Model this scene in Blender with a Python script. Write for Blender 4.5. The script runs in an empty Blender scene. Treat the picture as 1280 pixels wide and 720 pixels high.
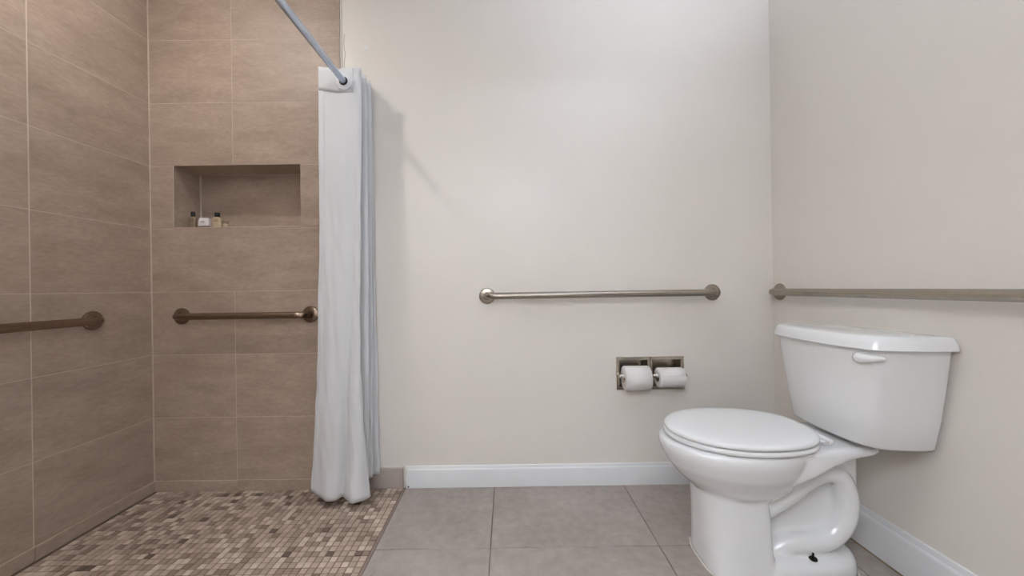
import bpy, bmesh, math, random
from mathutils import Vector, Matrix, noise

S = bpy.context.scene
C = S.collection
PI = math.pi

# ------------------------------------------------------------------ camera
# world: x right, y away from the camera (back wall face at y = 0), z up, floor at z = 0
FPX, DIST, CAMH, ROLL = 455.0, 1.757, 0.954, 0.0145
XL, XR, YF, ZC = -1.707, 1.282, -1.83, 2.60      # room: left wall, right wall, front wall, ceiling
cd = bpy.data.cameras.new('camera')
cd.sensor_width = 36.0
cd.lens = FPX * 36.0 / 1280.0
cd.shift_x = 6.0 / 1280.0
cd.clip_start = 0.01
cam = bpy.data.objects.new('camera', cd)
cam.matrix_world = (Matrix.Translation((0, -DIST, CAMH)) @ Matrix.Rotation(PI / 2, 4, 'X')
                    @ Matrix.Rotation(-ROLL, 4, 'Z'))
C.objects.link(cam)
S.camera = cam

# ------------------------------------------------------------------ world, lights, exposure
S.view_settings.view_transform = 'Standard'
S.view_settings.look = 'None'
S.view_settings.gamma = 1.0
S.view_settings.use_curve_mapping = False
S.view_settings.exposure = 0.0
w = bpy.data.worlds.new('world')
S.world = w
w.use_nodes = True
w.node_tree.nodes['Background'].inputs[0].default_value = (0.9, 0.92, 1.0, 1)
w.node_tree.nodes['Background'].inputs[1].default_value = 0.15


def area_light(name, loc, rot, power, sx, sy, col, shape='RECTANGLE'):
    l = bpy.data.lights.new(name, 'AREA')
    l.shape = shape
    l.size = sx
    l.size_y = sy
    l.energy = power
    l.color = col
    o = bpy.data.objects.new(name, l)
    o.location = loc
    o.rotation_euler = rot
    C.objects.link(o)
    return o


# recessed lamp above the shower, vanity strip outside the door; two added uplights bounce fill off the ceilings
LC = (0.85, 0.985, 1.21)
FILL_POS = (0.75, -1.2, 2.05)
area_light('shower_lamp_light', (-1.28, -0.72, 2.545), (0, 0, 0), 8.8, 0.09, 0.09, (1.0, 0.98, 0.96), 'DISK')
area_light('room_fill_light', FILL_POS, (PI, 0, 0), 12.5, 0.34, 0.34, LC, 'DISK')  # added fill, bounced off the ceiling to even out the room
area_light('vanity_strip_light', (0.33, -2.84, 2.12), (PI / 2, 0, 0), 4.6, 0.14, 0.05, LC)
area_light('lobby_fill_light', (-1.0, -2.45, 2.15), (PI, 0, 0), 142, 0.34, 0.34, LC, 'DISK')  # added fill: brightens the lobby so soft light enters by the doorway


# ------------------------------------------------------------------ materials
def lin(c):
    return tuple((v / 255 / 12.92) if v / 255 <= 0.04045 else ((v / 255 + 0.055) / 1.055) ** 2.4 for v in c) + (1,)


def new_mat(name):
    m = bpy.data.materials.new(name)
    m.use_nodes = True
    nt = m.node_tree
    return m, nt, nt.nodes['Principled BSDF']


def add(nt, t, **kw):
    n = nt.nodes.new(t)
    for k, v in kw.items():
        setattr(n, k, v)
    return n


def plain(name, col, rough=0.5, metal=0.0, bump=0.0, bscale=300, var=0.0, vscale=8, stretch=(1, 1, 1), coat=0.0):
    m, nt, b = new_mat(name)
    b.inputs['Base Color'].default_value = lin(col)
    b.inputs['Roughness'].default_value = rough
    b.inputs['Metallic'].default_value = metal
    b.inputs['Coat Weight'].default_value = coat
    b.inputs['Coat Roughness'].default_value = 0.06
    tc = add(nt, 'ShaderNodeTexCoord')
    mp = add(nt, 'ShaderNodeMapping')
    mp.inputs['Scale'].default_value = stretch
    nt.links.new(tc.outputs['Object'], mp.inputs['Vector'])
    if var:
        n = add(nt, 'ShaderNodeTexNoise')
        n.inputs['Scale'].default_value = vscale
        n.inputs['Detail'].default_value = 5
        nt.links.new(mp.outputs[0], n.inputs['Vector'])
        r = add(nt, 'ShaderNodeValToRGB')
        c = lin(col)
        r.color_ramp.elements[0].position = 0.3
        r.color_ramp.elements[1].position = 0.7
        r.color_ramp.elements[0].color = tuple(v * (1 - var) for v in c[:3]) + (1,)
        r.color_ramp.elements[1].color = tuple(min(1, v * (1 + var)) for v in c[:3]) + (1,)
        nt.links.new(n.outputs['Fac'], r.inputs['Fac'])
        nt.links.new(r.outputs['Color'], b.inputs['Base Color'])
    if bump:
        n = add(nt, 'ShaderNodeTexNoise')
        n.inputs['Scale'].default_value = bscale
        n.inputs['Detail'].default_value = 3
        nt.links.new(mp.outputs[0], n.inputs['Vector'])
        bp = add(nt, 'ShaderNodeBump')
        bp.inputs['Strength'].default_value = bump
        bp.inputs['Distance'].default_value = 0.002
        nt.links.new(n.outputs['Fac'], bp.inputs['Height'])
        nt.links.new(bp.outputs[0], b.inputs['Normal'])
    return m


def tile_mat(name, dark, mid, light, rough, stretch, scale, veins=False):
    """porcelain stoneware: cloudy patches, fine streaks along the tile, speckle; each tile shifted by its own random"""
    m, nt, b = new_mat(name)
    tc = add(nt, 'ShaderNodeTexCoord')
    oi = add(nt, 'ShaderNodeObjectInfo')
    off = add(nt, 'ShaderNodeVectorMath', operation='SCALE')
    off.inputs[0].default_value = (37, 91, 53)
    nt.links.new(oi.outputs['Random'], off.inputs['Scale'])
    ad = add(nt, 'ShaderNodeVectorMath', operation='ADD')
    nt.links.new(tc.outputs['Object'], ad.inputs[0])
    nt.links.new(off.outputs[0], ad.inputs[1])
    mp = add(nt, 'ShaderNodeMapping')
    mp.inputs['Scale'].default_value = stretch
    nt.links.new(ad.outputs[0], mp.inputs['Vector'])
    n1 = add(nt, 'ShaderNodeTexNoise')
    n1.inputs['Scale'].default_value = scale
    n1.inputs['Detail'].default_value = 8
    n1.inputs['Roughness'].default_value = 0.62
    nt.links.new(mp.outputs[0], n1.inputs['Vector'])
    n2 = add(nt, 'ShaderNodeTexNoise')
    n2.inputs['Scale'].default_value = scale * 9
    n2.inputs['Detail'].default_value = 4
    nt.links.new(mp.outputs[0], n2.inputs['Vector'])
    mx = add(nt, 'ShaderNodeMath', operation='MULTIPLY_ADD')
    mx.inputs[1].default_value = 0.38
    nt.links.new(n2.outputs['Fac'], mx.inputs[0])
    sc = add(nt, 'ShaderNodeMath', operation='MULTIPLY')
    sc.inputs[1].default_value = 0.62
    nt.links.new(n1.outputs['Fac'], sc.inputs[0])
    nt.links.new(sc.outputs[0], mx.inputs[2])
    r = add(nt, 'ShaderNodeValToRGB')
    r.color_ramp.elements[0].position = 0.33
    r.color_ramp.elements[0].color = lin(dark)
    r.color_ramp.elements[1].position = 0.68
    r.color_ramp.elements[1].color = lin(light)
    e = r.color_ramp.elements.new(0.5)
    e.color = lin(mid)
    nt.links.new(mx.outputs[0], r.inputs['Fac'])
    col = r.outputs['Color']
    if veins:
        n3 = add(nt, 'ShaderNodeTexNoise')
        n3.inputs['Scale'].default_value = 7
        n3.inputs['Detail'].default_value = 3
        n3.inputs['Distortion'].default_value = 1.2
        nt.links.new(mp.outputs[0], n3.inputs['Vector'])
        vr = add(nt, 'ShaderNodeValToRGB')
        vr.color_ramp.elements[0].position = 0.494
        vr.color_ramp.elements[0].color = (0, 0, 0, 1)
        vr.color_ramp.elements[1].position = 0.506
        vr.color_ramp.elements[1].color = (0, 0, 0, 1)
        e = vr.color_ramp.elements.new(0.5)
        e.color = (0.14, 0.14, 0.14, 1)
        nt.links.new(n3.outputs['Fac'], vr.inputs['Fac'])
        mm = add(nt, 'ShaderNodeMix', data_type='RGBA')
        nt.links.new(vr.outputs['Color'], mm.inputs['Factor'])
        nt.links.new(col, mm.inputs[6])
        mm.inputs[7].default_value = lin((70, 58, 50))
        col = mm.outputs[2]
    nt.links.new(col, b.inputs['Base Color'])
    b.inputs['Roughness'].default_value = rough
    bp = add(nt, 'ShaderNodeBump')
    bp.inputs['Strength'].default_value = 0.08
    bp.inputs['Distance'].default_value = 0.001
    nt.links.new(n2.outputs['Fac'], bp.inputs['Height'])
    nt.links.new(bp.outputs[0], b.inputs['Normal'])
    return m


M = {}
M['paint'] = plain('satin_paint', (236, 229, 220), 0.33, bump=0.12, bscale=170, var=0.012, vscale=3)
M['ceiling'] = plain('ceiling_paint', (244, 243, 240), 0.8, bump=0.05)
M['tile'] = tile_mat('taupe_wall_tile', (157, 138, 121), (172, 152, 135), (186, 167, 151), 0.5, (1.3, 1.3, 4), 3.4)
M['floor_tile'] = tile_mat('grey_taupe_floor_tile', (148, 136, 127), (161, 150, 142), (173, 163, 155), 0.42, (1, 1, 1), 3.5, True)
M['grout'] = plain('pale_grout', (205, 190, 176), 0.9, bump=0.1, bscale=400, var=0.05, vscale=30)
M['grout_floor'] = plain('floor_grout', (112, 98, 88), 0.9, bump=0.1, bscale=400, var=0.12, vscale=25)
M['grout_mosaic'] = plain('mosaic_grout', (100, 84, 72), 0.9, bump=0.1, bscale=400, var=0.15, vscale=14)
M['strip'] = plain('edge_strip_grout', (136, 121, 110), 0.8, var=0.08, vscale=30)
M['base_tile'] = plain('grey_base_tile', (172, 160, 150), 0.5, var=0.04, vscale=14)
mos_cols = [(204, 187, 170), (184, 164, 147), (170, 150, 133), (153, 133, 116), (134, 114, 98), (98, 79, 66)]
mos_w = [0.15, 0.27, 0.26, 0.19, 0.10, 0.03]
MOS = [plain('travertine_mosaic', c, 0.45, bump=0.1, bscale=250, var=0.10, vscale=45) for c in mos_cols]
M['trim'] = plain('white_trim_paint', (236, 236, 236), 0.35, bump=0.05, bscale=60, var=0.015, vscale=10)
M['caulk'] = plain('white_caulk', (232, 228, 220), 0.6, bump=0.2, bscale=120)
M['porcelain'] = plain('white_vitreous_china', (243, 243, 242), 0.12, coat=0.6)
M['seat'] = plain('white_seat_plastic', (242, 242, 241), 0.22)
M['steel'] = plain('brushed_stainless', (164, 156, 145), 0.27, 1.0, bump=0.06, bscale=500, var=0.06, vscale=60)
M['bronze'] = plain('aged_brushed_steel', (146, 128, 112), 0.26, 1.0, bump=0.06, bscale=500, var=0.08, vscale=60)
M['chrome'] = plain('worn_chrome', (186, 178, 164), 0.2, 1.0, var=0.08, vscale=40)
M['rod'] = plain('satin_rod_metal', (196, 206, 222), 0.28, 1.0)
M['bolt'] = plain('dark_bolt_metal', (40, 36, 32), 0.4, 0.8)
M['fabric'] = plain('white_polyester', (223, 223, 223), 0.75, bump=0.12, bscale=260, stretch=(1, 1, 0.5))
M['ring'] = plain('white_plastic_ring', (228, 228, 230), 0.3)
M['paper'] = plain('toilet_tissue', (240, 236, 232), 0.95, bump=0.2, bscale=220)
M['card'] = plain('cardboard_core', (150, 130, 108), 0.9)
M['cap'] = plain('black_cap_plastic', (22, 20, 20), 0.35)
M['amber'] = plain('taupe_bottle_plastic', (142, 124, 102), 0.25)
M['cream'] = plain('cream_bottle_plastic', (196, 176, 148), 0.25)
M['label'] = plain('bottle_label_print', (70, 58, 48), 0.6)
M['soap'] = plain('white_wrapper', (226, 218, 214), 0.5)
M['hole'] = plain('dark_speck', (46, 40, 36), 0.9)
m, nt, b = new_mat('lamp_diffuser')
b.inputs['Base Color'].default_value = (0.9, 0.9, 0.9, 1)
b.inputs['Emission Color'].default_value = (1, 0.96, 0.9, 1)
b.inputs['Emission Strength'].default_value = 2.0
M['diffuser'] = m


# ------------------------------------------------------------------ mesh helpers
def link(name, me, mat, parent=None, smooth=False):
    if mat is not None and not me.materials:
        me.materials.append(mat)
    if smooth:
        for p in me.polygons:
            p.use_smooth = True
    o = bpy.data.objects.new(name, me)
    C.objects.link(o)
    if parent is not None:
        o.parent = parent
    return o


def bm_obj(name, bm, mat, parent=None, smooth=False):
    bmesh.ops.recalc_face_normals(bm, faces=bm.faces[:])
    me = bpy.data.meshes.new(name)
    bm.to_mesh(me)
    bm.free()
    return link(name, me, mat, parent, smooth)


def bm_box(bm, a, c, bev=0.0, seg=1):
    """a box from corner a to corner c added to bm, with bevelled edges"""
    t = bmesh.new()
    bmesh.ops.create_cube(t, size=1.0)
    for v in t.verts:
        v.co = Vector([a[i] + (v.co[i] + 0.5) * (c[i] - a[i]) for i in range(3)])
    if bev:
        bmesh.ops.bevel(t, geom=t.edges[:], offset=bev, segments=seg, affect='EDGES')
    me = bpy.data.meshes.new('tmp')
    t.to_mesh(me)
    t.free()
    bm.from_mesh(me)
    bpy.data.meshes.remove(me)


def box(name, a, c, mat, parent=None, bev=0.0, seg=1, centre=False):
    bm = bmesh.new()
    if centre:
        mid = Vector([(a[i] + c[i]) / 2 for i in range(3)])
        bm_box(bm, Vector(a) - mid, Vector(c) - mid, bev, seg)
    else:
        bm_box(bm, a, c, bev, seg)
    o = bm_obj(name, bm, mat, parent)
    if centre:
        o.location = mid
    return o


def slab_with_holes(x0, x1, z0, z1, holes, y0, y1):
    """boxes (joined in one bmesh) that fill x0..x1 by z0..z1 between depths y0 and y1 except the rectangular holes"""
    xs = sorted({x0, x1} | {v for h in holes for v in h[:2]})
    zs = sorted({z0, z1} | {v for h in holes for v in h[2:]})
    verts, faces, idx = [], [], {}

    def vid(x, y, z):
        k = (round(x, 5), round(y, 5), round(z, 5))
        if k not in idx:
            idx[k] = len(verts)
            verts.append(k)
        return idx[k]

    def solid(i, j):
        if i < 0 or j < 0 or i >= len(xs) - 1 or j >= len(zs) - 1:
            return False
        cx, cz = (xs[i] + xs[i + 1]) / 2, (zs[j] + zs[j + 1]) / 2
        return not any(h[0] < cx < h[1] and h[2] < cz < h[3] for h in holes)

    for i in range(len(xs) - 1):
        for j in range(len(zs) - 1):
            if not solid(i, j):
                continue
            a, b_, c, d = xs[i], xs[i + 1], zs[j], zs[j + 1]
            for y in (y0, y1):
                faces.append([vid(a, y, c), vid(b_, y, c), vid(b_, y, d), vid(a, y, d)])
            if not solid(i - 1, j):
                faces.append([vid(a, y0, c), vid(a, y1, c), vid(a, y1, d), vid(a, y0, d)])
            if not solid(i + 1, j):
                faces.append([vid(b_, y0, c), vid(b_, y1, c), vid(b_, y1, d), vid(b_, y0, d)])
            if not solid(i, j - 1):
                faces.append([vid(a, y0, c), vid(b_, y0, c), vid(b_, y1, c), vid(a, y1, c)])
            if not solid(i, j + 1):
                faces.append([vid(a, y0, d), vid(b_, y0, d), vid(b_, y1, d), vid(a, y1, d)])
    bm = bmesh.new()
    vs = [bm.verts.new(v) for v in verts]
    for f in faces:
        bm.faces.new([vs[i] for i in f])
    return bm


def catmull(pts, n):
    """n points along a Catmull-Rom spline through pts"""
    P = [Vector(p) for p in pts]
    P = [P[0] * 2 - P[1]] + P + [P[-1] * 2 - P[-2]]
    k = len(P) - 3
    out = []
    for i in range(n):
        t = i / (n - 1) * k
        s = min(int(t), k - 1)
        t -= s
        a, b_, c, d = P[s:s + 4]
        out.append(0.5 * ((2 * b_) + (c - a) * t + (2 * a - 5 * b_ + 4 * c - d) * t * t + (3 * b_ - a - 3 * c + d) * t ** 3))
    return out


def bm_tube(bm, path, rad, seg=16, caps=True):
    """tube along path; rad a number or a list per point"""
    path = [Vector(p) for p in path]
    n = len(path)
    if not hasattr(rad, '__len__'):
        rad = [rad] * n
    t0 = (path[1] - path[0]).normalized()
    ref = Vector((0, 0, 1)) if abs(t0.z) < 0.9 else Vector((1, 0, 0))
    nrm = (ref - t0 * ref.dot(t0)).normalized()
    rings = []
    for i in range(n):
        t = (path[min(i + 1, n - 1)] - path[max(i - 1, 0)]).normalized()
        nrm = (nrm - t * nrm.dot(t)).normalized()
        bi = t.cross(nrm)
        rings.append([bm.verts.new(path[i] + (nrm * math.cos(2 * PI * k / seg) + bi * math.sin(2 * PI * k / seg)) * rad[i]) for k in range(seg)])
    for a, b_ in zip(rings, rings[1:]):
        for k in range(seg):
            bm.faces.new([a[k], a[(k + 1) % seg], b_[(k + 1) % seg], b_[k]])
    if caps:
        bm.faces.new(rings[0][::-1])
        bm.faces.new(rings[-1])


def bm_loft(bm, rings, caps=True):
    R = [[bm.verts.new(p) for p in r] for r in rings]
    n = len(R[0])
    for a, b_ in zip(R, R[1:]):
        for k in range(n):
            bm.faces.new([a[k], a[(k + 1) % n], b_[(k + 1) % n], b_[k]])
    if caps:
        bm.faces.new(R[0][::-1])
        bm.faces.new(R[-1])


def bm_lathe(bm, prof, origin, axis, seg=32):
    """profile of (radius, distance along axis) turned about axis"""
    ax = Vector(axis).normalized()
    ref = Vector((0, 0, 1)) if abs(ax.z) < 0.9 else Vector((1, 0, 0))
    e1 = (ref - ax * ref.dot(ax)).normalized()
    e2 = ax.cross(e1)
    o = Vector(origin)
    bm_loft(bm, [[o + ax * d + (e1 * math.cos(2 * PI * k / seg) + e2 * math.sin(2 * PI * k / seg)) * max(r, 1e-5) for k in range(seg)] for r, d in prof])


def thing(name, label, cat, loc, group=None):
    o = bpy.data.objects.new(name, None)
    o.empty_display_size = 0.05
    o.location = loc
    C.objects.link(o)
    return tag(o, label, cat, group)


def tag(o, label, cat, group=None):
    o['label'] = label
    o['category'] = cat
    if group:
        o['group'] = group
    return o


def struct(o, label, cat):
    o['kind'] = 'structure'
    o['label'] = label
    o['category'] = cat
    return o


def auto_smooth(o, deg=35):
    for p in o.data.polygons:
        p.use_smooth = True
    o.data.set_sharp_from_angle(angle=math.radians(deg))
    return o


def project(x, y, z):
    """pixel of a world point, for choosing the tiles that show largest"""
    s = FPX / (y + DIST)
    zr = z - CAMH
    return 634 + s * (x - ROLL * zr), 359 + s * (-ROLL * x - zr)


# ------------------------------------------------------------------ setting
TT = 0.009                      # thickness of wall tiles
XT = -0.788                     # right end of the tiled part of the back wall
NX0, NX1, NZ0, NZ1, ND = -1.596, -0.986, 1.267, 1.564, 0.147   # niche
HX0, HX1, HZ0, HZ1 = 0.521, 0.846, 0.455, 0.613                # paper holder
hole_n = (NX0 - TT, NX1 + TT, NZ0 - TT, NZ1 + TT)
bays = [(HX0 + 0.016, HX0 + 0.150), (HX1 - 0.150, HX1 - 0.016)]
hole_p = [(a - 0.003, b_ + 0.003, HZ0 + 0.013, HZ1 - 0.013) for a, b_ in bays]
wall_back = struct(bm_obj('wall_back', slab_with_holes(XL - 0.2, XR + 0.2, -0.1, ZC + 0.1, [hole_n] + hole_p, 0.0, 0.22), M['paint']),
                   'off white satin painted wall behind the grab bar and paper holder', 'wall')
wall_right = struct(box('wall_right', (XR, YF - 1.5, -0.1), (XR + 0.15, 0.0, ZC + 0.1), M['paint']),
                    'off white painted wall behind the toilet tank', 'wall')
wall_left = struct(box('wall_left', (XL - 0.2, YF - 1.5, -0.1), (XL - TT, 0.0, ZC + 0.1), M['grout']),
                   'taupe tiled shower side wall with stacked large tiles and a grab bar', 'wall')
struct(box('ceiling', (XL - 0.2, YF - 1.5, ZC), (XR + 0.2, 0.2, ZC + 0.12), M['ceiling']),
       'white painted ceiling over shower and toilet', 'ceiling')
# front wall with the doorway in which the photograph was taken, and the vanity lobby beyond it
DX0, DX1, DZ = -0.98, 0.46, 2.06
wall_front = struct(bm_obj('wall_front', slab_with_holes(XL, XR, 0, ZC, [(DX0, DX1, -0.01, DZ)], YF - 0.12, YF), M['paint']),
                    'painted wall with the open doorway facing the shower', 'wall')
struct(box('wall_lobby', (XL - 0.2, YF - 1.25, -0.1), (XR + 0.2, YF - 1.1, ZC + 0.1), M['paint']),
       'painted wall of the lobby beyond the doorway', 'wall')

floor = struct(box('floor', (XL - 0.2, YF - 1.5, -0.12), (XR + 0.2, 0.2, -0.004), M['grout_floor']),
               'taupe grey tiled bathroom floor with large rectangular tiles', 'floor')

# floor tiles: 0.61 m stack bond, the last columns cut at the walls and at the mosaic
XS = -0.505
G = 0.0016
xj = [XS + 0.004, -0.075, 0.545, 1.165, XR]
yj = [0.0, -0.42, -1.03, -1.64, -2.25, -2.94]
for i in range(4):
    for j in range(5):
        box('floor_tile', (xj[i] + G, yj[j + 1] + G, -0.012), (xj[i + 1] - G, yj[j] - G, 0.0), M['floor_tile'], floor, 0.0012, 1, True)
for j in range(3, 5):
    box('floor_tile', (XL, yj[j + 1] + G, -0.012), (XS - G, yj[j] - G, 0.0), M['floor_tile'], floor, 0.0012, 1, True)
box('edge_strip', (XS - 0.006, YF, -0.01), (XS + 0.004, -0.001, -0.0003), M['strip'], floor)

# shower floor: travertine mosaic, 26 mm pitch
sfloor = struct(box('shower_floor', (XL, YF, -0.01), (XS - 0.006, -0.001, -0.0022), M['grout_mosaic']),
                'beige and brown stone mosaic shower floor beside the large floor tiles', 'floor')
rng = random.Random(7)
P_ = 0.0262
T_ = 0.0230
cols = int((XS - 0.006 - XL) / P_)
rows = int((-YF) / P_)
cells = []
for r in range(rows):
    for c in range(cols):
        x = XS - 0.008 - P_ * (c + 0.5)
        y = -0.004 - P_ * (r + 0.5)
        k = rng.choices(range(6), mos_w)[0]
        px, py = project(x, y, 0)
        vis = 2 < px < 1278 and 2 < py < 716 and not (385 < px < 470 and py < 622)
        cells.append((x, y, k, vis, rng.uniform(-0.0005, 0.0006), rng.uniform(-0.012, 0.012)))
vis = sorted([i for i, c in enumerate(cells) if c[3]], key=lambda i: cells[i][1])[:300]
chosen = set(vis)
proto = []
for k in range(6):
    bm = bmesh.new()
    bm_box(bm, (-T_ / 2, -T_ / 2, -0.006), (T_ / 2, T_ / 2, 0), 0.0)
    top = [e for e in bm.edges if all(v.co.z > -1e-6 for v in e.verts)]
    bmesh.ops.bevel(bm, geom=top, offset=0.0009, segments=1, affect='EDGES')
    me = bpy.data.meshes.new('mosaic_tile')
    bm.to_mesh(me)
    bm.free()
    me.materials.append(MOS[k])
    proto.append(me)
for i in vis:
    x, y, k, _, dz, rz = cells[i]
    o = bpy.data.objects.new('mosaic_tile', proto[k])
    o.location = (x, y, dz)
    o.rotation_euler = (rng.uniform(-0.012, 0.012), rng.uniform(-0.012, 0.012), rz)
    o.parent = sfloor
    C.objects.link(o)
V, F, MI = [], [], []
for i, (x, y, k, _, dz, rz) in enumerate(cells):
    if i in chosen:
        continue
    me = proto[k]
    b0 = len(V)
    ca, sa = math.cos(rz), math.sin(rz)
    for v in me.vertices:
        V.append((x + v.co.x * ca - v.co.y * sa, y + v.co.x * sa + v.co.y * ca, v.co.z + dz))
    for p in me.polygons:
        F.append([b0 + q for q in p.vertices])
        MI.append(k)
me = bpy.data.meshes.new('mosaic_field')
me.from_pydata(V, [], F)
for mm in MOS:
    me.materials.append(mm)
me.polygons.foreach_set('material_index', MI)
o = link('mosaic_field', me, None, sfloor)
o['kind'] = 'stuff'

# wall tiles
zj = [0.051 + 0.3022 * k for k in range(9)]
zj[-1] = 2.469
rows_z = list(zip(zj, zj[1:])) + [(2.469, ZC)]
g = 0.0010
XJ = -1.309                     # vertical joint of the back shower wall


def back_tile(x0, x1, z0, z1):
    box('wall_tile', (x0 + g, -TT, z0 + g), (x1 - g, -0.0005, z1 - g), M['tile'], wall_back, 0.0006, 1, True)


box('grout_bed', (XL - TT, -TT + 0.0008, 0), (XT, 0.0, NZ0 - 0.002), M['grout'], wall_back)
box('grout_bed', (XL - TT, -TT + 0.0008, NZ1 + 0.002), (XT, 0.0, ZC), M['grout'], wall_back)
box('grout_bed', (XL - TT, -TT + 0.0008, NZ0 - 0.002), (NX0 - 0.0015, 0.0, NZ1 + 0.002), M['grout'], wall_back)
box('grout_bed', (NX1 + 0.0015, -TT + 0.0008, NZ0 - 0.002), (XT, 0.0, NZ1 + 0.002), M['grout'], wall_back)
for z0, z1 in rows_z:
    if abs(z0 - 1.26) < 0.02:
        back_tile(XL, NX0, z0, z1)
        back_tile(NX1, XT, z0, z1)
    elif abs(z0 - 0.9576) < 0.02:
        back_tile(XL, XT, z0, z1)
    else:
        back_tile(XL, XJ, z0, z1)
        back_tile(XJ, XT, z0, z1)
box('base_tile', (XL, -TT - 0.004, 0.0), (XJ, 0, 0.050), M['tile'], wall_back, 0.001, 1, True)
box('base_tile', (XJ + 0.001, -TT - 0.004, 0.0), (XT, 0, 0.050), M['tile'], wall_back, 0.001, 1, True)
box('base_tile', (XT, -TT - 0.003, 0.0), (XS - 0.008, 0, 0.096), M['base_tile'], wall_back, 0.0015, 1, True)
box('corner_grout', (XL - 0.001, -TT - 0.0035, 0.05), (XL + 0.0035, -TT + 0.002, ZC), M['grout'], wall_back)
# niche lining
box('grout_bed', (NX0 - TT, 0.001, NZ0 - TT), (NX1 + TT, ND + TT, NZ0 - TT + 0.001), M['grout'], wall_back)
nt_ = [('niche_tile', (NX0, -TT, NZ0 - TT), (NX1, ND, NZ0)), ('niche_tile', (NX0, -TT + 0.0005, NZ1), (NX1, ND, NZ1 + TT)),
       ('niche_tile', (NX0 - TT, -TT + 0.0005, NZ0), (NX0, ND, NZ1)), ('niche_tile', (NX1, -TT + 0.0005, NZ0), (NX1 + TT, ND, NZ1)),
       ('niche_tile', (NX0, ND, NZ0), (NX1, ND + TT, NZ1))]
for n_, a, c in nt_:
    box(n_, a, c, M['tile'], wall_back, 0.0004, 1, True)
bm = bmesh.new()
q = 0.004
bm_tube(bm, [(NX0 + 0.002, ND - 0.002, NZ0), (NX0 + 0.002, ND - 0.002, NZ1)], q, 8)
bm_tube(bm, [(NX0, ND - 0.001, NZ1 - 0.001), (NX1, ND - 0.001, NZ1 - 0.001)], 0.002, 8)
bm_tube(bm, [(NX0 + 0.001, 0.0, NZ1 - 0.001), (NX0 + 0.001, ND, NZ1 - 0.001)], 0.002, 8)
bm_obj('corner_grout', bm, M['grout'], wall_back)
bm = bmesh.new()
for a, c in (((NX0 - 0.0012, 0, NZ0 - 0.001), (NX0 + 0.0012, 0, NZ1)), ((NX0, 0, NZ0 - 0.0005), (NX1, 0, NZ0 - 0.0005))):
    bm_tube(bm, [(a[0], -TT + 0.0004, a[2]), (c[0], -TT + 0.0004, c[2])], 0.0014, 6)
bm_obj('edge_grout', bm, M['grout'], wall_back)

box('grout_bed', (XL - TT - 0.001, YF, 0.0), (XL - 0.0007, -TT + 0.001, ZC), M['grout'], wall_left)
# left wall tiles: joint lines across the depth
yl = [-TT, -0.454, -1.064, -1.674, YF]
for z0, z1 in rows_z:
    for a, c in zip(yl, yl[1:]):
        box('wall_tile', (XL - TT, c + g * 1.7, z0 + g * 1.2), (XL, a - g * 1.7, z1 - g), M['tile'], wall_left, 0.0006, 1, True)
for a, c in zip(yl, yl[1:]):
    box('base_tile', (XL - 0.002, c + g, 0.0), (XL + 0.004, a - g, 0.050), M['tile'], wall_left, 0.001, 1, True)

# plaster ridge where paint meets tile, with a crack above the curtain
bm = bmesh.new()
bm_tube(bm, catmull([(XT + 0.004, -0.002, 2.58), (XT + 0.005, -0.002, 2.3), (XT + 0.004, -0.0025, 2.0), (XT + 0.005, -0.002, 1.5), (XT + 0.004, -0.002, 0.1)], 40), 0.004, 8)
bm_obj('paint_edge', bm, M['paint'], wall_back, True)
bm = bmesh.new()
bm_tube(bm, catmull([(-0.768, 0, 2.19), (-0.771, 0, 2.14), (-0.766, 0, 2.09), (-0.770, 0, 2.05), (-0.767, 0, 1.99)], 24), 0.0009, 5)
bm_tube(bm, catmull([(-0.745, 0, 2.020), (-0.732, -0.002, 2.024), (-0.722, -0.003, 2.018), (-0.722, -0.002, 2.008)], 14), 0.0008, 5)
bm_obj('paint_crack', bm, M['grout_floor'], wall_back, True)
bm = bmesh.new()
bm_lathe(bm, [(0.0, 0.0), (0.010, 0.0), (0.007, 0.0012), (0.0, 0.0014)], (-0.667, 0.0, 2.125), (0, -1, 0), 7)
o = bm_obj('paint_patch', bm, M['trim'], wall_back)


# baseboards
def baseboard(name, x0, x1, h, d, mapf, label):
    """profile (depth, height) swept along the wall"""
    prof = [(0, 0.001), (d, 0.001), (d, h * 0.80), (d * 0.92, h * 0.84), (d * 0.62, h * 0.88), (d * 0.52, h * 0.95), (d * 0.40, h * 0.99), (0, h)]
    bm = bmesh.new()
    n = 24
    bm_loft(bm, [[mapf(x0 + (x1 - x0) * i / n, p[0], p[1] + 0.0012 * noise.noise(Vector((i * 0.7, h * 9, 0))) * (p[1] > 0.01)) for p in prof] for i in range(n + 1)])
    return struct(auto_smooth(bm_obj(name, bm, M['trim']), 25), label, 'baseboard')


bb = baseboard('baseboard_back', -0.497, XR, 0.103, 0.013, lambda t, d, z: Vector((t, -d, z)), 'white painted baseboard under the paper holder')
baseboard('baseboard_right', -0.013, YF, 0.145, 0.014, lambda t, d, z: Vector((XR - d, t, z)), 'tall white baseboard with moulded top behind the toilet')
bm = bmesh.new()
ring = []
for i in range(9):
    z = 0.004 + 0.1 * i / 8
    r = 0.007 + 0.003 * noise.noise(Vector((i * 0.9, 4, 0)))
    ring.append([(-0.499 + r * math.cos(t) * 1.0 + 0.003 * math.sin(i * 1.3), -0.006 + (r + 0.003) * math.sin(t), z) for t in [2 * PI * k / 10 for k in range(10)]])
bm_loft(bm, ring)
bm_obj('caulk_end', bm, M['caulk'], bb, True)
bm = bmesh.new()
bm_lathe(bm, [(0.0, 0), (0.0045, 0), (0.003, 0.003), (0, 0.004)], (-0.487, -0.012, 0.008), (0, -1, 0), 8)
bm_obj('dirt_speck', bm, M['hole'], bb)
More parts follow.
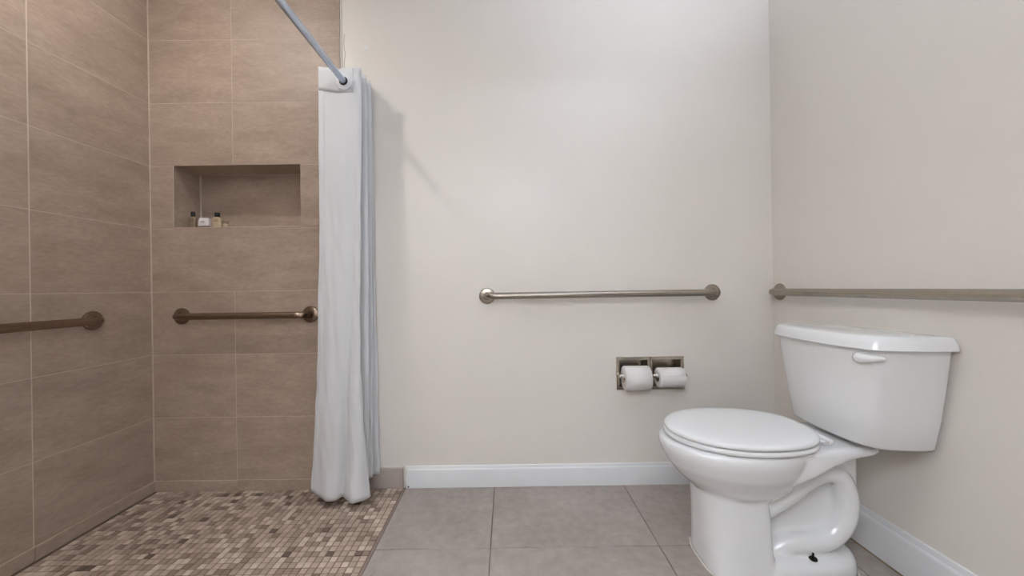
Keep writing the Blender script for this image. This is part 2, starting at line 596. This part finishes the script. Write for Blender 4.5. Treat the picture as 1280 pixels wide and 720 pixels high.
# caulk line between right baseboard and floor
o = box('floor_caulk', (XR - 0.017, YF, 0), (XR - 0.013, -0.014, 0.005), M['card'], bpy.data.objects['baseboard_right'])


# ------------------------------------------------------------------ grab bars
def grab_bar(label, a, c, out, mat, rflange=0.039, r=0.016, off=0.055):
    """a straight rail between wall points a and c, bent back into round flanges; out = wall normal"""
    a, c, out = Vector(a), Vector(c), Vector(out)
    t = thing('grab_bar', label, 'grab bar', a, 'stainless grab bars on the walls')
    L = c - a
    d = L.normalized()
    pts = []
    rb = 0.042
    for k in range(9):
        an = PI / 2 * k / 8
        pts.append(out * (off - rb + rb * math.sin(an)) + d * (rb - rb * math.cos(an)))
    pts = [out * 0.002] + pts
    pts += [L - d * (d.dot(p)) + out * out.dot(p) for p in reversed(pts)]
    bm = bmesh.new()
    bm_tube(bm, pts, r, 24)
    auto_smooth(bm_obj('rail', bm, mat, t), 50)
    for p in (Vector((0, 0, 0)), L):
        bm = bmesh.new()
        bm_lathe(bm, [(0.0, 0.0005), (rflange, 0.0005), (rflange, 0.003), (rflange * 0.96, 0.006), (rflange * 0.80, 0.0085), (r + 0.003, 0.010), (r + 0.0015, 0.0125), (0.0, 0.0125)], p, out, 40)
        auto_smooth(bm_obj('flange', bm, mat, t), 40)
    return t


grab_bar('brushed steel grab bar above the paper holder', (-0.097, 0, 0.917), (0.988, 0, 0.919), (0, -1, 0), M['steel'])
grab_bar('long brushed steel grab bar above the toilet tank', (XR, -0.047, 0.918), (XR, -1.15, 0.918), (-1, 0, 0), M['steel'])
grab_bar('short steel grab bar on shower tiles below the niche', (-1.562, -TT, 0.842), (-0.945, -TT, 0.842), (0, -1, 0), M['bronze'])
grab_bar('steel grab bar on the tiled side wall of the shower', (XL, -0.262, 0.845), (XL, -1.18, 0.845), (1, 0, 0), M['bronze'])

# ------------------------------------------------------------------ toilet
YC = -0.49
toilet = thing('toilet', 'white two-piece toilet with closed lid in the corner by the baseboard', 'toilet', (XR, YC, 0))


def P3(u, v, z):
    return Vector((-u, v, z))


def egg(uc, af, ab, w, z, n=48, e=1.0, eb=None):
    """plan outline: half ellipse to the front, half to the back; e<1 squares it off"""
    out = []
    for k in range(n):
        t = 2 * PI * k / n
        ct, st = math.cos(t), math.sin(t)
        ee = e if ct > 0 or eb is None else eb
        cu = math.copysign(abs(ct) ** ee, ct)
        sv = math.copysign(abs(st) ** ee, st)
        out.append(P3(uc + (af if ct > 0 else ab) * cu, w * sv, z))
    return out


bm = bmesh.new()
# bowl
bm_loft(bm, [egg(0.50, .05, .05, .04, 0.20), egg(0.50, .12, .13, .092, 0.245), egg(0.50, .160, .17, .124, 0.275), egg(0.505, .193, .20, .150, 0.31),
             egg(0.51, .219, .22, .172, 0.35), egg(0.515, .234, .24, .184, 0.39), egg(0.518, .236, .25, .187, 0.41),
             egg(0.518, .233, .25, .184, 0.426), egg(0.518, .226, .245, .178, 0.431)])
# pedestal front
bm_loft(bm, [egg(0.50, .128, .075, .128, 0.0, e=0.62, eb=0.45), egg(0.50, .128, .072, .122, 0.05, e=0.62, eb=0.45), egg(0.50, .132, .068, .112, 0.15, e=0.66, eb=0.45),
             egg(0.50, .138, .066, .106, 0.24, e=0.7, eb=0.5), egg(0.50, .138, .066, .104, 0.30, e=0.75, eb=0.5)])
# foot pad
bm_loft(bm, [egg(0.36, .24, .232, .126, 0.0, e=0.68), egg(0.36, .24, .232, .126, 0.02, e=0.68), egg(0.36, .24, .229, .120, 0.048, e=0.68), egg(0.36, .235, .222, .104, 0.062, e=0.68), egg(0.36, .23, .212, .08, 0.068, e=0.68)])
# web between trapway and pedestal
bm_box(bm, P3(0.50, -0.036, 0.05), P3(0.185, 0.036, 0.33))
# deck under the tank
dk = []
for u, wd, z0, z1 in ((0.10, .108, .398, .429), (0.13, .122, .396, .430), (0.20, .126, .385, .430), (0.27, .134, .366, .430), (0.34, .147, .340, .431), (0.40, .147, .318, .431), (0.48, .13, .31, .430)):
    r = [P3(u, -wd, z0 + .012), P3(u, -wd, z1 - .01), P3(u, -wd + .01, z1), P3(u, wd - .01, z1), P3(u, wd, z1 - .01), P3(u, wd, z0 + .012), P3(u, wd * .6, z0), P3(u, -wd * .6, z0)]
    dk.append(r)
bm_loft(bm, dk)
# rear column from trapway to deck
bm_box(bm, P3(0.20, -0.06, 0.27), P3(0.125, 0.06, 0.41))
# trapway
for sgn in (-1, 1):
    pth = [(0.47, .050, 0.180, .026), (0.415, .056, 0.212, .026), (0.36, .058, 0.248, .026), (0.295, .058, 0.296, .027), (0.240, .058, 0.322, .029), (0.195, .058, 0.315, .032), (0.172, .058, 0.268, .034), (0.168, .058, 0.208, .035), (0.188, .058, 0.150, .035),
           (0.230, .058, 0.108, .034), (0.29, .056, 0.093, .034), (0.36, .054, 0.090, .033), (0.41, .05, 0.06, .03)]
    rad = [p.z for p in catmull([Vector((0, 0, q[3])) for q in pth], 60)]
    bm_tube(bm, catmull([P3(a, sgn * v, z) for a, v, z, _ in pth], 60), rad, 16)
bowl = bm_obj('bowl', bm, M['porcelain'], toilet)
for t_, kw in (('REMESH', dict(mode='VOXEL', voxel_size=0.0048)), ('SMOOTH', dict(factor=0.5, iterations=26))):
    md = bowl.modifiers.new(t_.lower(), t_)
    for k, v in kw.items():
        setattr(md, k, v)
dg = bpy.context.evaluated_depsgraph_get()
me2 = bpy.data.meshes.new_from_object(bowl.evaluated_get(dg))
bowl.modifiers.clear()
bowl.data = me2
me2.materials.clear()
me2.materials.append(M['porcelain'])
for p in me2.polygons:
    p.use_smooth = True
# keep the foot flat on the floor
for v in me2.vertices:
    if v.co.z < 0.004:
        v.co.z = 0.0

# caulk around the foot
bm = bmesh.new()
loopA = []
for k in range(64):
    t = 2 * PI * k / 64
    best = None
    d = Vector((math.cos(t), math.sin(t)))
    # support of pedestal and pad outlines, walked by angle about the foot centre
    mx = 0
    for v in me2.vertices:
        if v.co.z < 0.012:
            rel = Vector((v.co.x + 0.36, v.co.y))
            if rel.length > 0.05 and rel.normalized().dot(d) > 0.9985:
                mx = max(mx, rel.length)
    loopA.append((d, mx))
path = [Vector((-0.36 + d.x * m_, d.y * m_, 0.0025)) for d, m_ in loopA if m_ > 0.05]
path = path + [path[0]]
bm_tube(bm, path, 0.0035, 6, False)
bm_obj('caulk_bead', bm, M['caulk'], bowl, True)

# floor bolt
for sgn in (-1, 1):
    bm = bmesh.new()
    bm_lathe(bm, [(0.0, 0), (0.0125, 0), (0.0125, 0.0018), (0.008, 0.0035), (0, 0.0035)], P3(0.308, sgn * 0.092, 0.0665), (0, sgn * 0.25, 1), 20)
    o = auto_smooth(bm_obj('washer', bm, M['bolt'], None))
    bm = bmesh.new()
    bm_lathe(bm, [(0.0, 0), (0.0065, 0.0), (0.0065, 0.005), (0.003, 0.0055), (0.003, 0.018), (0, 0.019)], P3(0.308, sgn * 0.092, 0.067), (0, sgn * 0.1, 1), 6)
    bo = bm_obj('floor_bolt', bm, M['bolt'], toilet)
    o.parent = bo

# seat ring and lid
def seat_ring(z, grow):
    return egg(0.505, .228 + grow, .240 + grow * 0.3, .184 + grow, z, 64, 1.0, 0.80)


bm = bmesh.new()
bm_loft(bm, [seat_ring(0.4325, -0.014), seat_ring(0.4335, -0.004), seat_ring(0.438, 0.0), seat_ring(0.446, 0.0), seat_ring(0.4495, -0.004), seat_ring(0.4495, -0.02)])
auto_smooth(bm_obj('seat', bm, M['seat'], toilet), 60)
bm = bmesh.new()
bm_loft(bm, [seat_ring(0.4515, -0.02), seat_ring(0.4520, -0.006), seat_ring(0.455, -0.002), seat_ring(0.462, -0.002), seat_ring(0.467, -0.006), seat_ring(0.470, -0.016),
             seat_ring(0.4722, -0.04), seat_ring(0.4735, -0.08), seat_ring(0.474, -0.13)])
auto_smooth(bm_obj('seat_lid', bm, M['seat'], toilet), 60)
for sgn in (-1, 1):
    bm = bmesh.new()
    bm_box(bm, P3(0.275, sgn * 0.076 - 0.020, 0.430), P3(0.242, sgn * 0.076 + 0.020, 0.448), 0.005, 3)
    bm_tube(bm, [P3(0.256, sgn * 0.076 - 0.030, 0.449), P3(0.256, sgn * 0.076 + 0.030, 0.449)], 0.007, 14)
    auto_smooth(bm_obj('hinge', bm, M['seat'], toilet), 40)


# tank
def tank_ring(z, w, uf, ub, sh=0.0, n=12):
    """plan of the tank: flat back, sides drawn in, bowed front with soft corners"""
    half = [(w * 0.985, ub), (w, ub + 0.012), (w * 0.985, ub + (uf - ub) * 0.33), (w * 0.94, ub + (uf - ub) * 0.60), (w * 0.875, ub + (uf - ub) * 0.785), (w * 0.80, ub + (uf - ub) * 0.872),
            (w * 0.70, ub + (uf - ub) * 0.918), (w * 0.5, ub + (uf - ub) * 0.965), (w * 0.25, ub + (uf - ub) * 0.992), (0, uf)]
    pts = half + [(-v, u) for v, u in half[-2::-1]]
    sm = catmull([Vector((v, u, 0)) for v, u in pts], 61)
    return [P3(p.y, p.x, z) for p in sm]


bm = bmesh.new()
bm_loft(bm, [tank_ring(0.445, .172, .185, .022), tank_ring(0.448, .182, .196, .016), tank_ring(0.456, .187, .201, .014), tank_ring(0.55, .203, .212, .012),
             tank_ring(0.65, .217, .222, .012), tank_ring(0.754, .229, .231, .012)])
auto_smooth(bm_obj('tank', bm, M['porcelain'], toilet), 50)
bm = bmesh.new()
bm_loft(bm, [tank_ring(0.754, .232, .236, .010), tank_ring(0.7545, .241, .245, .005), tank_ring(0.757, .243, .247, .005), tank_ring(0.772, .239, .243, .005), tank_ring(0.788, .233, .237, .006),
             tank_ring(0.793, .229, .232, .008), tank_ring(0.7955, .221, .224, .014), tank_ring(0.797, .20, .205, .03), tank_ring(0.7975, .16, .17, .05)])
auto_smooth(bm_obj('tank_lid', bm, M['porcelain'], toilet), 50)

# flush lever
bm = bmesh.new()
lp = [P3(0.206, -0.150, 0.727), P3(0.214, -0.159, 0.7275), P3(0.213, -0.172, 0.728), P3(0.206, -0.186, 0.729), P3(0.194, -0.200, 0.730), P3(0.184, -0.210, 0.731)]
bm_tube(bm, catmull(lp, 20), [0.005, .010, .0135, .0155, .0165, .0168, .0162, .0155, .0146, .0138, .013, .0122, .0114, .0106, .0098, .009, .0082, .0074, .006, .003], 14)
lev = auto_smooth(bm_obj('flush_lever', bm, M['seat'], toilet), 60)
bm = bmesh.new()
bm_lathe(bm, [(0, 0), (0.016, 0), (0.016, 0.005), (0.012, 0.009), (0, 0.009)], P3(0.196, -0.164, 0.728), (-1, -0.35, 0), 24)
auto_smooth(bm_obj('lever_boss', bm, M['seat'], lev), 40)

# ------------------------------------------------------------------ toilet paper holder and rolls
hol = thing('paper_holder', 'recessed double steel toilet paper holder in painted wall', 'paper holder', (HX0, 0, HZ0))
HL = Vector((HX0, 0, HZ0))


def holl(x, y, z):
    return Vector((x, y, z)) - HL


for i, (a, c) in enumerate(bays):
    x0, x1 = (HX0, (HX0 + HX1) / 2 - 0.0008) if i == 0 else ((HX0 + HX1) / 2 + 0.0008, HX1)
    # frame with bevelled inner lip
    bm = bmesh.new()
    z0, z1 = HZ0, HZ1

    def rect(xa, xb, za, zb, y):
        return [holl(xa, y, za), holl(xb, y, za), holl(xb, y, zb), holl(xa, y, zb)]
    bm_loft(bm, [rect(x0, x1, z0, z1, 0.0), rect(x0, x1, z0, z1, -0.004), rect(x0 + 0.002, x1 - 0.002, z0 + 0.002, z1 - 0.002, -0.006),
                 rect(a - 0.003, c + 0.003, z0 + 0.014, z1 - 0.014, -0.006), rect(a, c, z0 + 0.017, z1 - 0.017, -0.003)], False)
    auto_smooth(bm_obj('frame', bm, M['chrome'], hol), 20)
    bm = bmesh.new()
    bm_loft(bm, [rect(a, c, z0 + 0.017, z1 - 0.017, -0.003), rect(a, c, z0 + 0.017, z1 - 0.017, 0.012), rect(a + 0.012, c - 0.012, z0 + 0.028, z1 - 0.028, 0.052), rect((a + c) / 2 - .001, (a + c) / 2 + .001, z0 + 0.078, z0 + 0.080, 0.056)], False)
    auto_smooth(bm_obj('recess', bm, M['chrome'], hol), 30)
ROLLZ, ROLLY = 0.530, -0.036
mids = [(bays[0][0] + bays[0][1]) / 2, (bays[1][0] + bays[1][1]) / 2]
for i, (a, c) in enumerate(bays):
    for sgn, xx in ((-1, a - 0.006), (1, c + 0.006)):
        bm = bmesh.new()
        bm_tube(bm, catmull([holl(xx, -0.004, ROLLZ - 0.004), holl(xx, -0.02, ROLLZ), holl(xx, ROLLY - 0.004, ROLLZ + 0.002)], 8), [0.008, .0075, .007, .007, .007, .0075, .008, .006], 12)
        ar = auto_smooth(bm_obj('arm', bm, M['chrome'], hol), 50)
        bm = bmesh.new()
        bm_lathe(bm, [(0, -0.006), (0.008, -0.006), (0.0095, -0.003), (0.0095, 0.004), (0.007, 0.006), (0, 0.006)], holl(xx, ROLLY, ROLLZ), (1, 0, 0), 18)
        auto_smooth(bm_obj('arm_knob', bm, M['chrome'], ar), 40)
    bm = bmesh.new()
    bm_lathe(bm, [(0, 0), (0.0075, 0), (0.0075, 0.010), (0.0095, 0.011), (0.0095, c - a + 0.012 - 0.011), (0.0075, c - a + 0.012 - 0.010), (0.0075, c - a + 0.012), (0, c - a + 0.012)], holl(a - 0.006, ROLLY, ROLLZ), (1, 0, 0), 18)
    auto_smooth(bm_obj('roller', bm, M['ring'], hol), 40)


def paper_roll(label, cx, wd, rad, tail):
    core = 0.020
    zc = ROLLZ - (core - 0.0095) + 0.001
    t = thing('toilet_roll', label, 'toilet roll', (cx, ROLLY, zc), 'toilet rolls in the holder')
    h = wd / 2
    bm = bmesh.new()
    prof = [(core, -h), (rad - 0.004, -h), (rad - 0.001, -h + 0.002), (rad, -h + 0.005), (rad, h - 0.005), (rad - 0.001, h - 0.002), (rad - 0.004, h), (core, h)]
    seg = 48
    rings = []
    for r, d in prof + [prof[0]]:
        rings.append([Vector((d, math.cos(2 * PI * k / seg) * r * (1 + 0.010 * math.sin(3 * 2 * PI * k / seg + 1) * (r > core)), math.sin(2 * PI * k / seg) * r)) for k in range(seg)])
    bm_loft(bm, rings, False)
    auto_smooth(bm_obj('paper', bm, M['paper'], t), 40)
    bm = bmesh.new()
    bm_loft(bm, [[Vector((d, math.cos(2 * PI * k / 24) * r, math.sin(2 * PI * k / 24) * r)) for k in range(24)] for d, r in ((-h - 0.0005, core + 0.0003), (-h - 0.0005, core - 0.0012), (h + 0.0005, core - 0.0012), (h + 0.0005, core + 0.0003))], False)
    auto_smooth(bm_obj('cardboard_core', bm, M['card'], t), 40)
    # loose last sheet lying round the front
    bm = bmesh.new()
    n = 18
    A, B = [], []
    for k in range(n):
        an = math.radians(100 + (150 if tail else 60) * k / (n - 1))
        rr = rad + 0.0012 + (0.003 * max(0, (k - n + 5) / 5) if tail else 0)
        A.append(bm.verts.new((-h + 0.002 + (0.002 if tail else 0) * k / n, math.cos(an) * rr, math.sin(an) * rr)))
        B.append(bm.verts.new((h - 0.002, math.cos(an) * rr, math.sin(an) * rr - (0.0 if tail else 0.003) * math.sin(k))))
    for k in range(n - 1):
        bm.faces.new([A[k], A[k + 1], B[k + 1], B[k]])
    sh = bm_obj('loose_sheet', bm, M['paper'], t, True)
    md = sh.modifiers.new('solidify', 'SOLIDIFY')
    md.thickness = 0.0006
    return t


paper_roll('fatter white toilet roll in the holder bay farther from the toilet', mids[0] + 0.0, 0.118, 0.056, True)
paper_roll('slimmer white toilet roll in the holder bay next to the toilet', mids[1] + 0.0, 0.118, 0.046, False)


# ------------------------------------------------------------------ shower curtain and rod
RX, RZ = -0.705, 1.872
rod = thing('curtain_rod', 'straight satin metal shower curtain rod running off the painted wall', 'curtain rod', (RX, 0, RZ))
bm = bmesh.new()
bm_tube(bm, [(0, -0.003, 0), (0, YF + 0.003, 0)], 0.0135, 24)
auto_smooth(bm_obj('tube', bm, M['rod'], rod), 50)
for y, s in ((0, -1), (YF, 1)):
    bm = bmesh.new()
    bm_lathe(bm, [(0, 0), (0.031, 0), (0.031, 0.004), (0.020, 0.010), (0.018, 0.02), (0.0135, 0.02)], (0, y, 0), (0, s, 0), 28)
    auto_smooth(bm_obj('rod_flange', bm, M['rod'], rod), 40)

# folded curtain: the cloth's path in plan, at the top and at the hem
top_p = [(-.819, -.150), (-.790, -.153), (-.760, -.152), (-.735, -.150), (-.700, -.152), (-.665, -.149), (-.643, -.143),
         (-.637, -.133), (-.66, -.124), (-.73, -.121), (-.80, -.117), (-.812, -.107), (-.80, -.098), (-.73, -.095), (-.655, -.092), (-.634, -.084), (-.65, -.075),
         (-.73, -.071), (-.80, -.068), (-.812, -.060), (-.80, -.052), (-.73, -.050), (-.655, -.047), (-.632, -.040), (-.65, -.032), (-.72, -.030), (-.78, -.026), (-.72, -.019), (-.636, -.014)]
bot_p = [(-.892, -.120), (-.868, -.140), (-.835, -.158), (-.800, -.168), (-.765, -.164), (-.744, -.138), (-.722, -.162),
         (-.685, -.184), (-.645, -.172), (-.622, -.140), (-.645, -.112), (-.70, -.106), (-.72, -.098), (-.70, -.094), (-.665, -.094), (-.648, -.084), (-.66, -.075),
         (-.69, -.071), (-.74, -.066), (-.75, -.058), (-.73, -.052), (-.69, -.052), (-.655, -.052), (-.645, -.046), (-.655, -.036), (-.68, -.030), (-.70, -.024), (-.66, -.018), (-.622, -.016)]
NC, NZ = 260, 90
tp = catmull([Vector((a, b_, 0)) for a, b_ in top_p], NC)
bp_ = catmull([Vector((a, b_, 0)) for a, b_ in bot_p], NC)
ZTOP = 1.940


def curtain_pt(i, j):
    """i along the cloth (0 = free edge), j down (0 = top)"""
    f = j / (NZ - 1)
    s = i / (NC - 1)
    e = f ** 1.55
    if i < NC * 0.2:
        e = (0.62 * f ** 3.2 + 0.38 * f ** 1.5) * (1 - s * 5) + e * s * 5
    p = tp[i].lerp(bp_[i], e)
    zb = 0.036 + 0.02 * max(0, 1 - s * 9) + (0.035 * min(1, max(0, (s - 0.35) / 0.3))) + 0.0015 * math.sin(s * 40)
    zt = ZTOP - 0.008 * math.sin(min(1, s * 4.5) * PI) + 0.004 * (1 - min(1, s * 10))
    z = zt + (zb - zt) * f
    wr = noise.noise(Vector((s * 26, z * 3.2, 1.7))) * 0.0030 * min(1, f * 5) + noise.noise(Vector((s * 34 + z * 6, z * 8, 7.7))) * 0.0052 * (0.15 + f)
    p.y += wr
    p.x += 0.4 * wr
    p.y = min(p.y, -0.008)
    return Vector((p.x, p.y, z))


cur = thing('shower_curtain', 'white fabric shower curtain bunched in folds at the end of its rod', 'shower curtain', (RX, -0.08, 0.036))
cl = Vector((RX, -0.08, 0.036))
grid = [[curtain_pt(i, j) - cl for j in range(NZ)] for i in range(NC)]
me = bpy.data.meshes.new('cloth')
me.from_pydata([p for col in grid for p in col], [], [[i * NZ + j, (i + 1) * NZ + j, (i + 1) * NZ + j + 1, i * NZ + j + 1] for i in range(NC - 1) for j in range(NZ - 1)])
cloth = link('cloth', me, M['fabric'], cur, True)
md = cloth.modifiers.new('solidify', 'SOLIDIFY')
md.thickness = 0.0012
md.offset = 0


def strip(i0, i1, j0, j1, off, name):
    """a second layer of cloth sewn onto the front panel"""
    V, F = [], []
    nj = j1 - j0 + 1
    for i in range(i0, i1 + 1):
        for j in range(j0, j1 + 1):
            a = grid[min(i + 1, NC - 1)][j] - grid[max(i - 1, 0)][j]
            n_ = a.cross(Vector((0, 0, 1))).normalized()
            V.append(grid[i][j] + n_ * off)
    for i in range(i1 - i0):
        for j in range(nj - 1):
            F.append([i * nj + j, (i + 1) * nj + j, (i + 1) * nj + j + 1, i * nj + j + 1])
    me = bpy.data.meshes.new(name)
    me.from_pydata(V, [], F)
    o = link(name, me, M['fabric'], cloth, True)
    md = o.modifiers.new('solidify', 'SOLIDIFY')
    md.thickness = 0.0009
    md.offset = 0
    return o


strip(0, 8, 5, NZ - 1, 0.0010, 'side_hem')
strip(0, 46, 0, 5, 0.0010, 'header_band')
bm = bmesh.new()
seg = 40
bm_loft(bm, [[Vector((math.cos(2 * PI * k / seg) * r, -0.0765 - y, math.sin(2 * PI * k / seg) * r + RZ - 0.036)) for k in range(seg)] for r, y in ((0.017, 0.0), (0.017, 0.004), (0.019, 0.0055), (0.034, 0.0045), (0.038, 0.002), (0.038, 0.0))], False)
gr = auto_smooth(bm_obj('grommet', bm, M['ring'], cur), 40)
bm = bmesh.new()
bm_lathe(bm, [(0.0142, 0), (0.0185, 0), (0.0185, 0.003), (0.0142, 0.003)], (0, -0.080, RZ - 0.036), (0, -1, 0), 28)
auto_smooth(bm_obj('metal_eyelet', bm, M['bolt'], gr), 40)


# ------------------------------------------------------------------ toiletries in the niche
def bottle(label, x, y, w, h, mat, name='toiletry_bottle'):
    t = thing(name, label, 'bottle', (x, y, NZ0), 'travel bottles in the niche')
    bm = bmesh.new()
    d = w * 0.5

    def rr(sx, sy, z):
        return [Vector((math.copysign(abs(math.cos(a)) ** .5, math.cos(a)) * sx, math.copysign(abs(math.sin(a)) ** .5, math.sin(a)) * sy, z)) for a in [2 * PI * k / 28 for k in range(28)]]
    hb = h * 0.70
    bm_loft(bm, [rr(w * .44, d * .44, 0.0005), rr(w * .5, d * .5, 0.003), rr(w * .5, d * .5, hb * .88), rr(w * .46, d * .46, hb * .95), rr(w * .28, d * .40, hb), rr(w * .24, d * .38, hb + 0.003)])
    auto_smooth(bm_obj('body', bm, mat, t), 40)
    bm = bmesh.new()
    bm_lathe(bm, [(0, hb + 0.001), (w * .28, hb + 0.001), (w * .30, hb + 0.003), (w * .30, h - 0.002), (w * .27, h), (0, h)], (0, 0, 0), (0, 0, 1), 22)
    auto_smooth(bm_obj('cap', bm, M['cap'], t), 40)
    bm = bmesh.new()
    for k, (zz, ww) in enumerate(((0.56, 0.34), (0.48, 0.22), (0.42, 0.28))):
        bm_box(bm, (-w * ww / 1, -d * .5 - 0.0006, h * zz), (w * ww, -d * .5 + 0.001, h * zz + 0.0015))
    bm_obj('label_print', bm, M['label'], t)
    return t


bottle('taupe travel bottle with black cap in the niche corner', -1.537, 0.030, 0.031, 0.083, M['amber'])
bottle('cream travel bottle with black cap beside the white soap packet', -1.418, 0.030, 0.038, 0.077, M['cream'])
pk = thing('soap_packet', 'white wrapped soap packet standing between two small bottles', 'soap', (-1.481, 0.030, NZ0))
bm = bmesh.new()
bm_box(bm, (-0.024, -0.010, 0.010), (0.024, 0.010, 0.052), 0.003, 2)
for v in bm.verts:
    v.co.y += (v.co.z - 0.03) * 0.18
    v.co.x -= (v.co.z - 0.03) * 0.15 * (v.co.x > 0)
auto_smooth(bm_obj('wrapper', bm, M['soap'], pk), 40)
bm = bmesh.new()
bm_box(bm, (-0.022, -0.011, 0.0005), (0.027, 0.009, 0.0105), 0.001)
bm_obj('dark_base_edge', bm, M['label'], pk)
bm = bmesh.new()
bm_box(bm, (-0.012, -0.0135, 0.0300), (0.010, -0.009, 0.0312))
bm_box(bm, (-0.009, -0.0130, 0.0345), (0.007, -0.0085, 0.0355))
bm_obj('wrapper_print', bm, M['base_tile'], pk)
t = thing('toiletry_tube', 'pale small tube behind the taupe bottle in the niche', 'tube', (-1.560, 0.056, NZ0))
bm = bmesh.new()
bm_loft(bm, [[Vector((math.cos(2 * PI * k / 20) * 0.015, math.sin(2 * PI * k / 20) * (0.013 * (1 - z / 0.075) + 0.001), z + 0.0005)) for k in range(20)] for z in (0, 0.02, 0.045, 0.062)])
auto_smooth(bm_obj('body', bm, M['cream'], t), 40)
t = thing('toiletry_jar', 'small dark toiletry pot behind the cream bottle in the niche', 'jar', (-1.396, 0.052, NZ0))
bm = bmesh.new()
bm_lathe(bm, [(0, 0.0005), (0.011, 0.0005), (0.012, 0.003), (0.012, 0.026), (0, 0.026)], (0, 0, 0), (0, 0, 1), 24)
auto_smooth(bm_obj('body', bm, M['cream'], t), 40)
bm = bmesh.new()
bm_lathe(bm, [(0, 0.0265), (0.0125, 0.0265), (0.0125, 0.038), (0.011, 0.040), (0, 0.040)], (0, 0, 0), (0, 0, 1), 24)
auto_smooth(bm_obj('lid', bm, M['amber'], t), 40)


# ------------------------------------------------------------------ lamps and added fill uplights (above and behind the view)
def disc_lamp(label, x, y, r, drop):
    t = thing('ceiling_lamp', label, 'lamp', (x, y, ZC))
    bm = bmesh.new()
    bm_lathe(bm, [(r, 0), (r + 0.018, 0), (r + 0.018, -drop), (r + 0.012, -drop - 0.004), (r, -drop)], (0, 0, 0), (0, 0, 1), 40)
    auto_smooth(bm_obj('trim_ring', bm, M['trim'], t), 40)
    bm = bmesh.new()
    bm_lathe(bm, [(0, -0.002), (r, -0.002), (r, -drop * 0.6), (0, -drop * 0.6)], (0, 0, 0), (0, 0, 1), 40)
    auto_smooth(bm_obj('diffuser', bm, M['diffuser'], t), 40)


disc_lamp('small round shower lamp in the ceiling', -1.28, -0.72, 0.075, 0.03)
def fill_uplight(label, x, y, z):  # invented bowl fixture, added to house a fill uplight
    t = thing('fill_uplight', label, 'lamp', (x, y, ZC))
    d = z - ZC
    bm = bmesh.new()
    bm_lathe(bm, [(0.0, d - 0.075), (0.10, d - 0.068), (0.17, d - 0.04), (0.20, d), (0.196, d), (0.165, d - 0.036), (0.10, d - 0.060), (0.0, d - 0.066)], (0, 0, 0), (0, 0, 1), 40)
    auto_smooth(bm_obj('bowl_shade', bm, M['ceiling'], t), 60)
    bm = bmesh.new()
    bm_tube(bm, [(0, 0, 0), (0, 0, d - 0.066)], 0.008, 10)
    bm_lathe(bm, [(0, 0), (0.05, 0), (0.05, -0.012), (0, -0.02)], (0, 0, 0), (0, 0, 1), 24)
    auto_smooth(bm_obj('stem', bm, M['chrome'], t), 40)


fill_uplight('added white bowl fill uplight below the ceiling over the toilet room', *FILL_POS)
fill_uplight('added white bowl fill uplight in the lobby beyond the doorway', -1.0, -2.45, 2.15)
t = thing('vanity_lamp', 'strip lamp on the lobby wall beyond the doorway', 'lamp', (0.33, YF - 1.1, 2.12))
box('back_plate', (-0.13, -0.001, -0.06), (0.13, 0.03, 0.06), M['chrome'], t, 0.004)
box('diffuser', (-0.075, 0.03, -0.03), (0.075, 0.075, 0.03), M['diffuser'], t, 0.006)
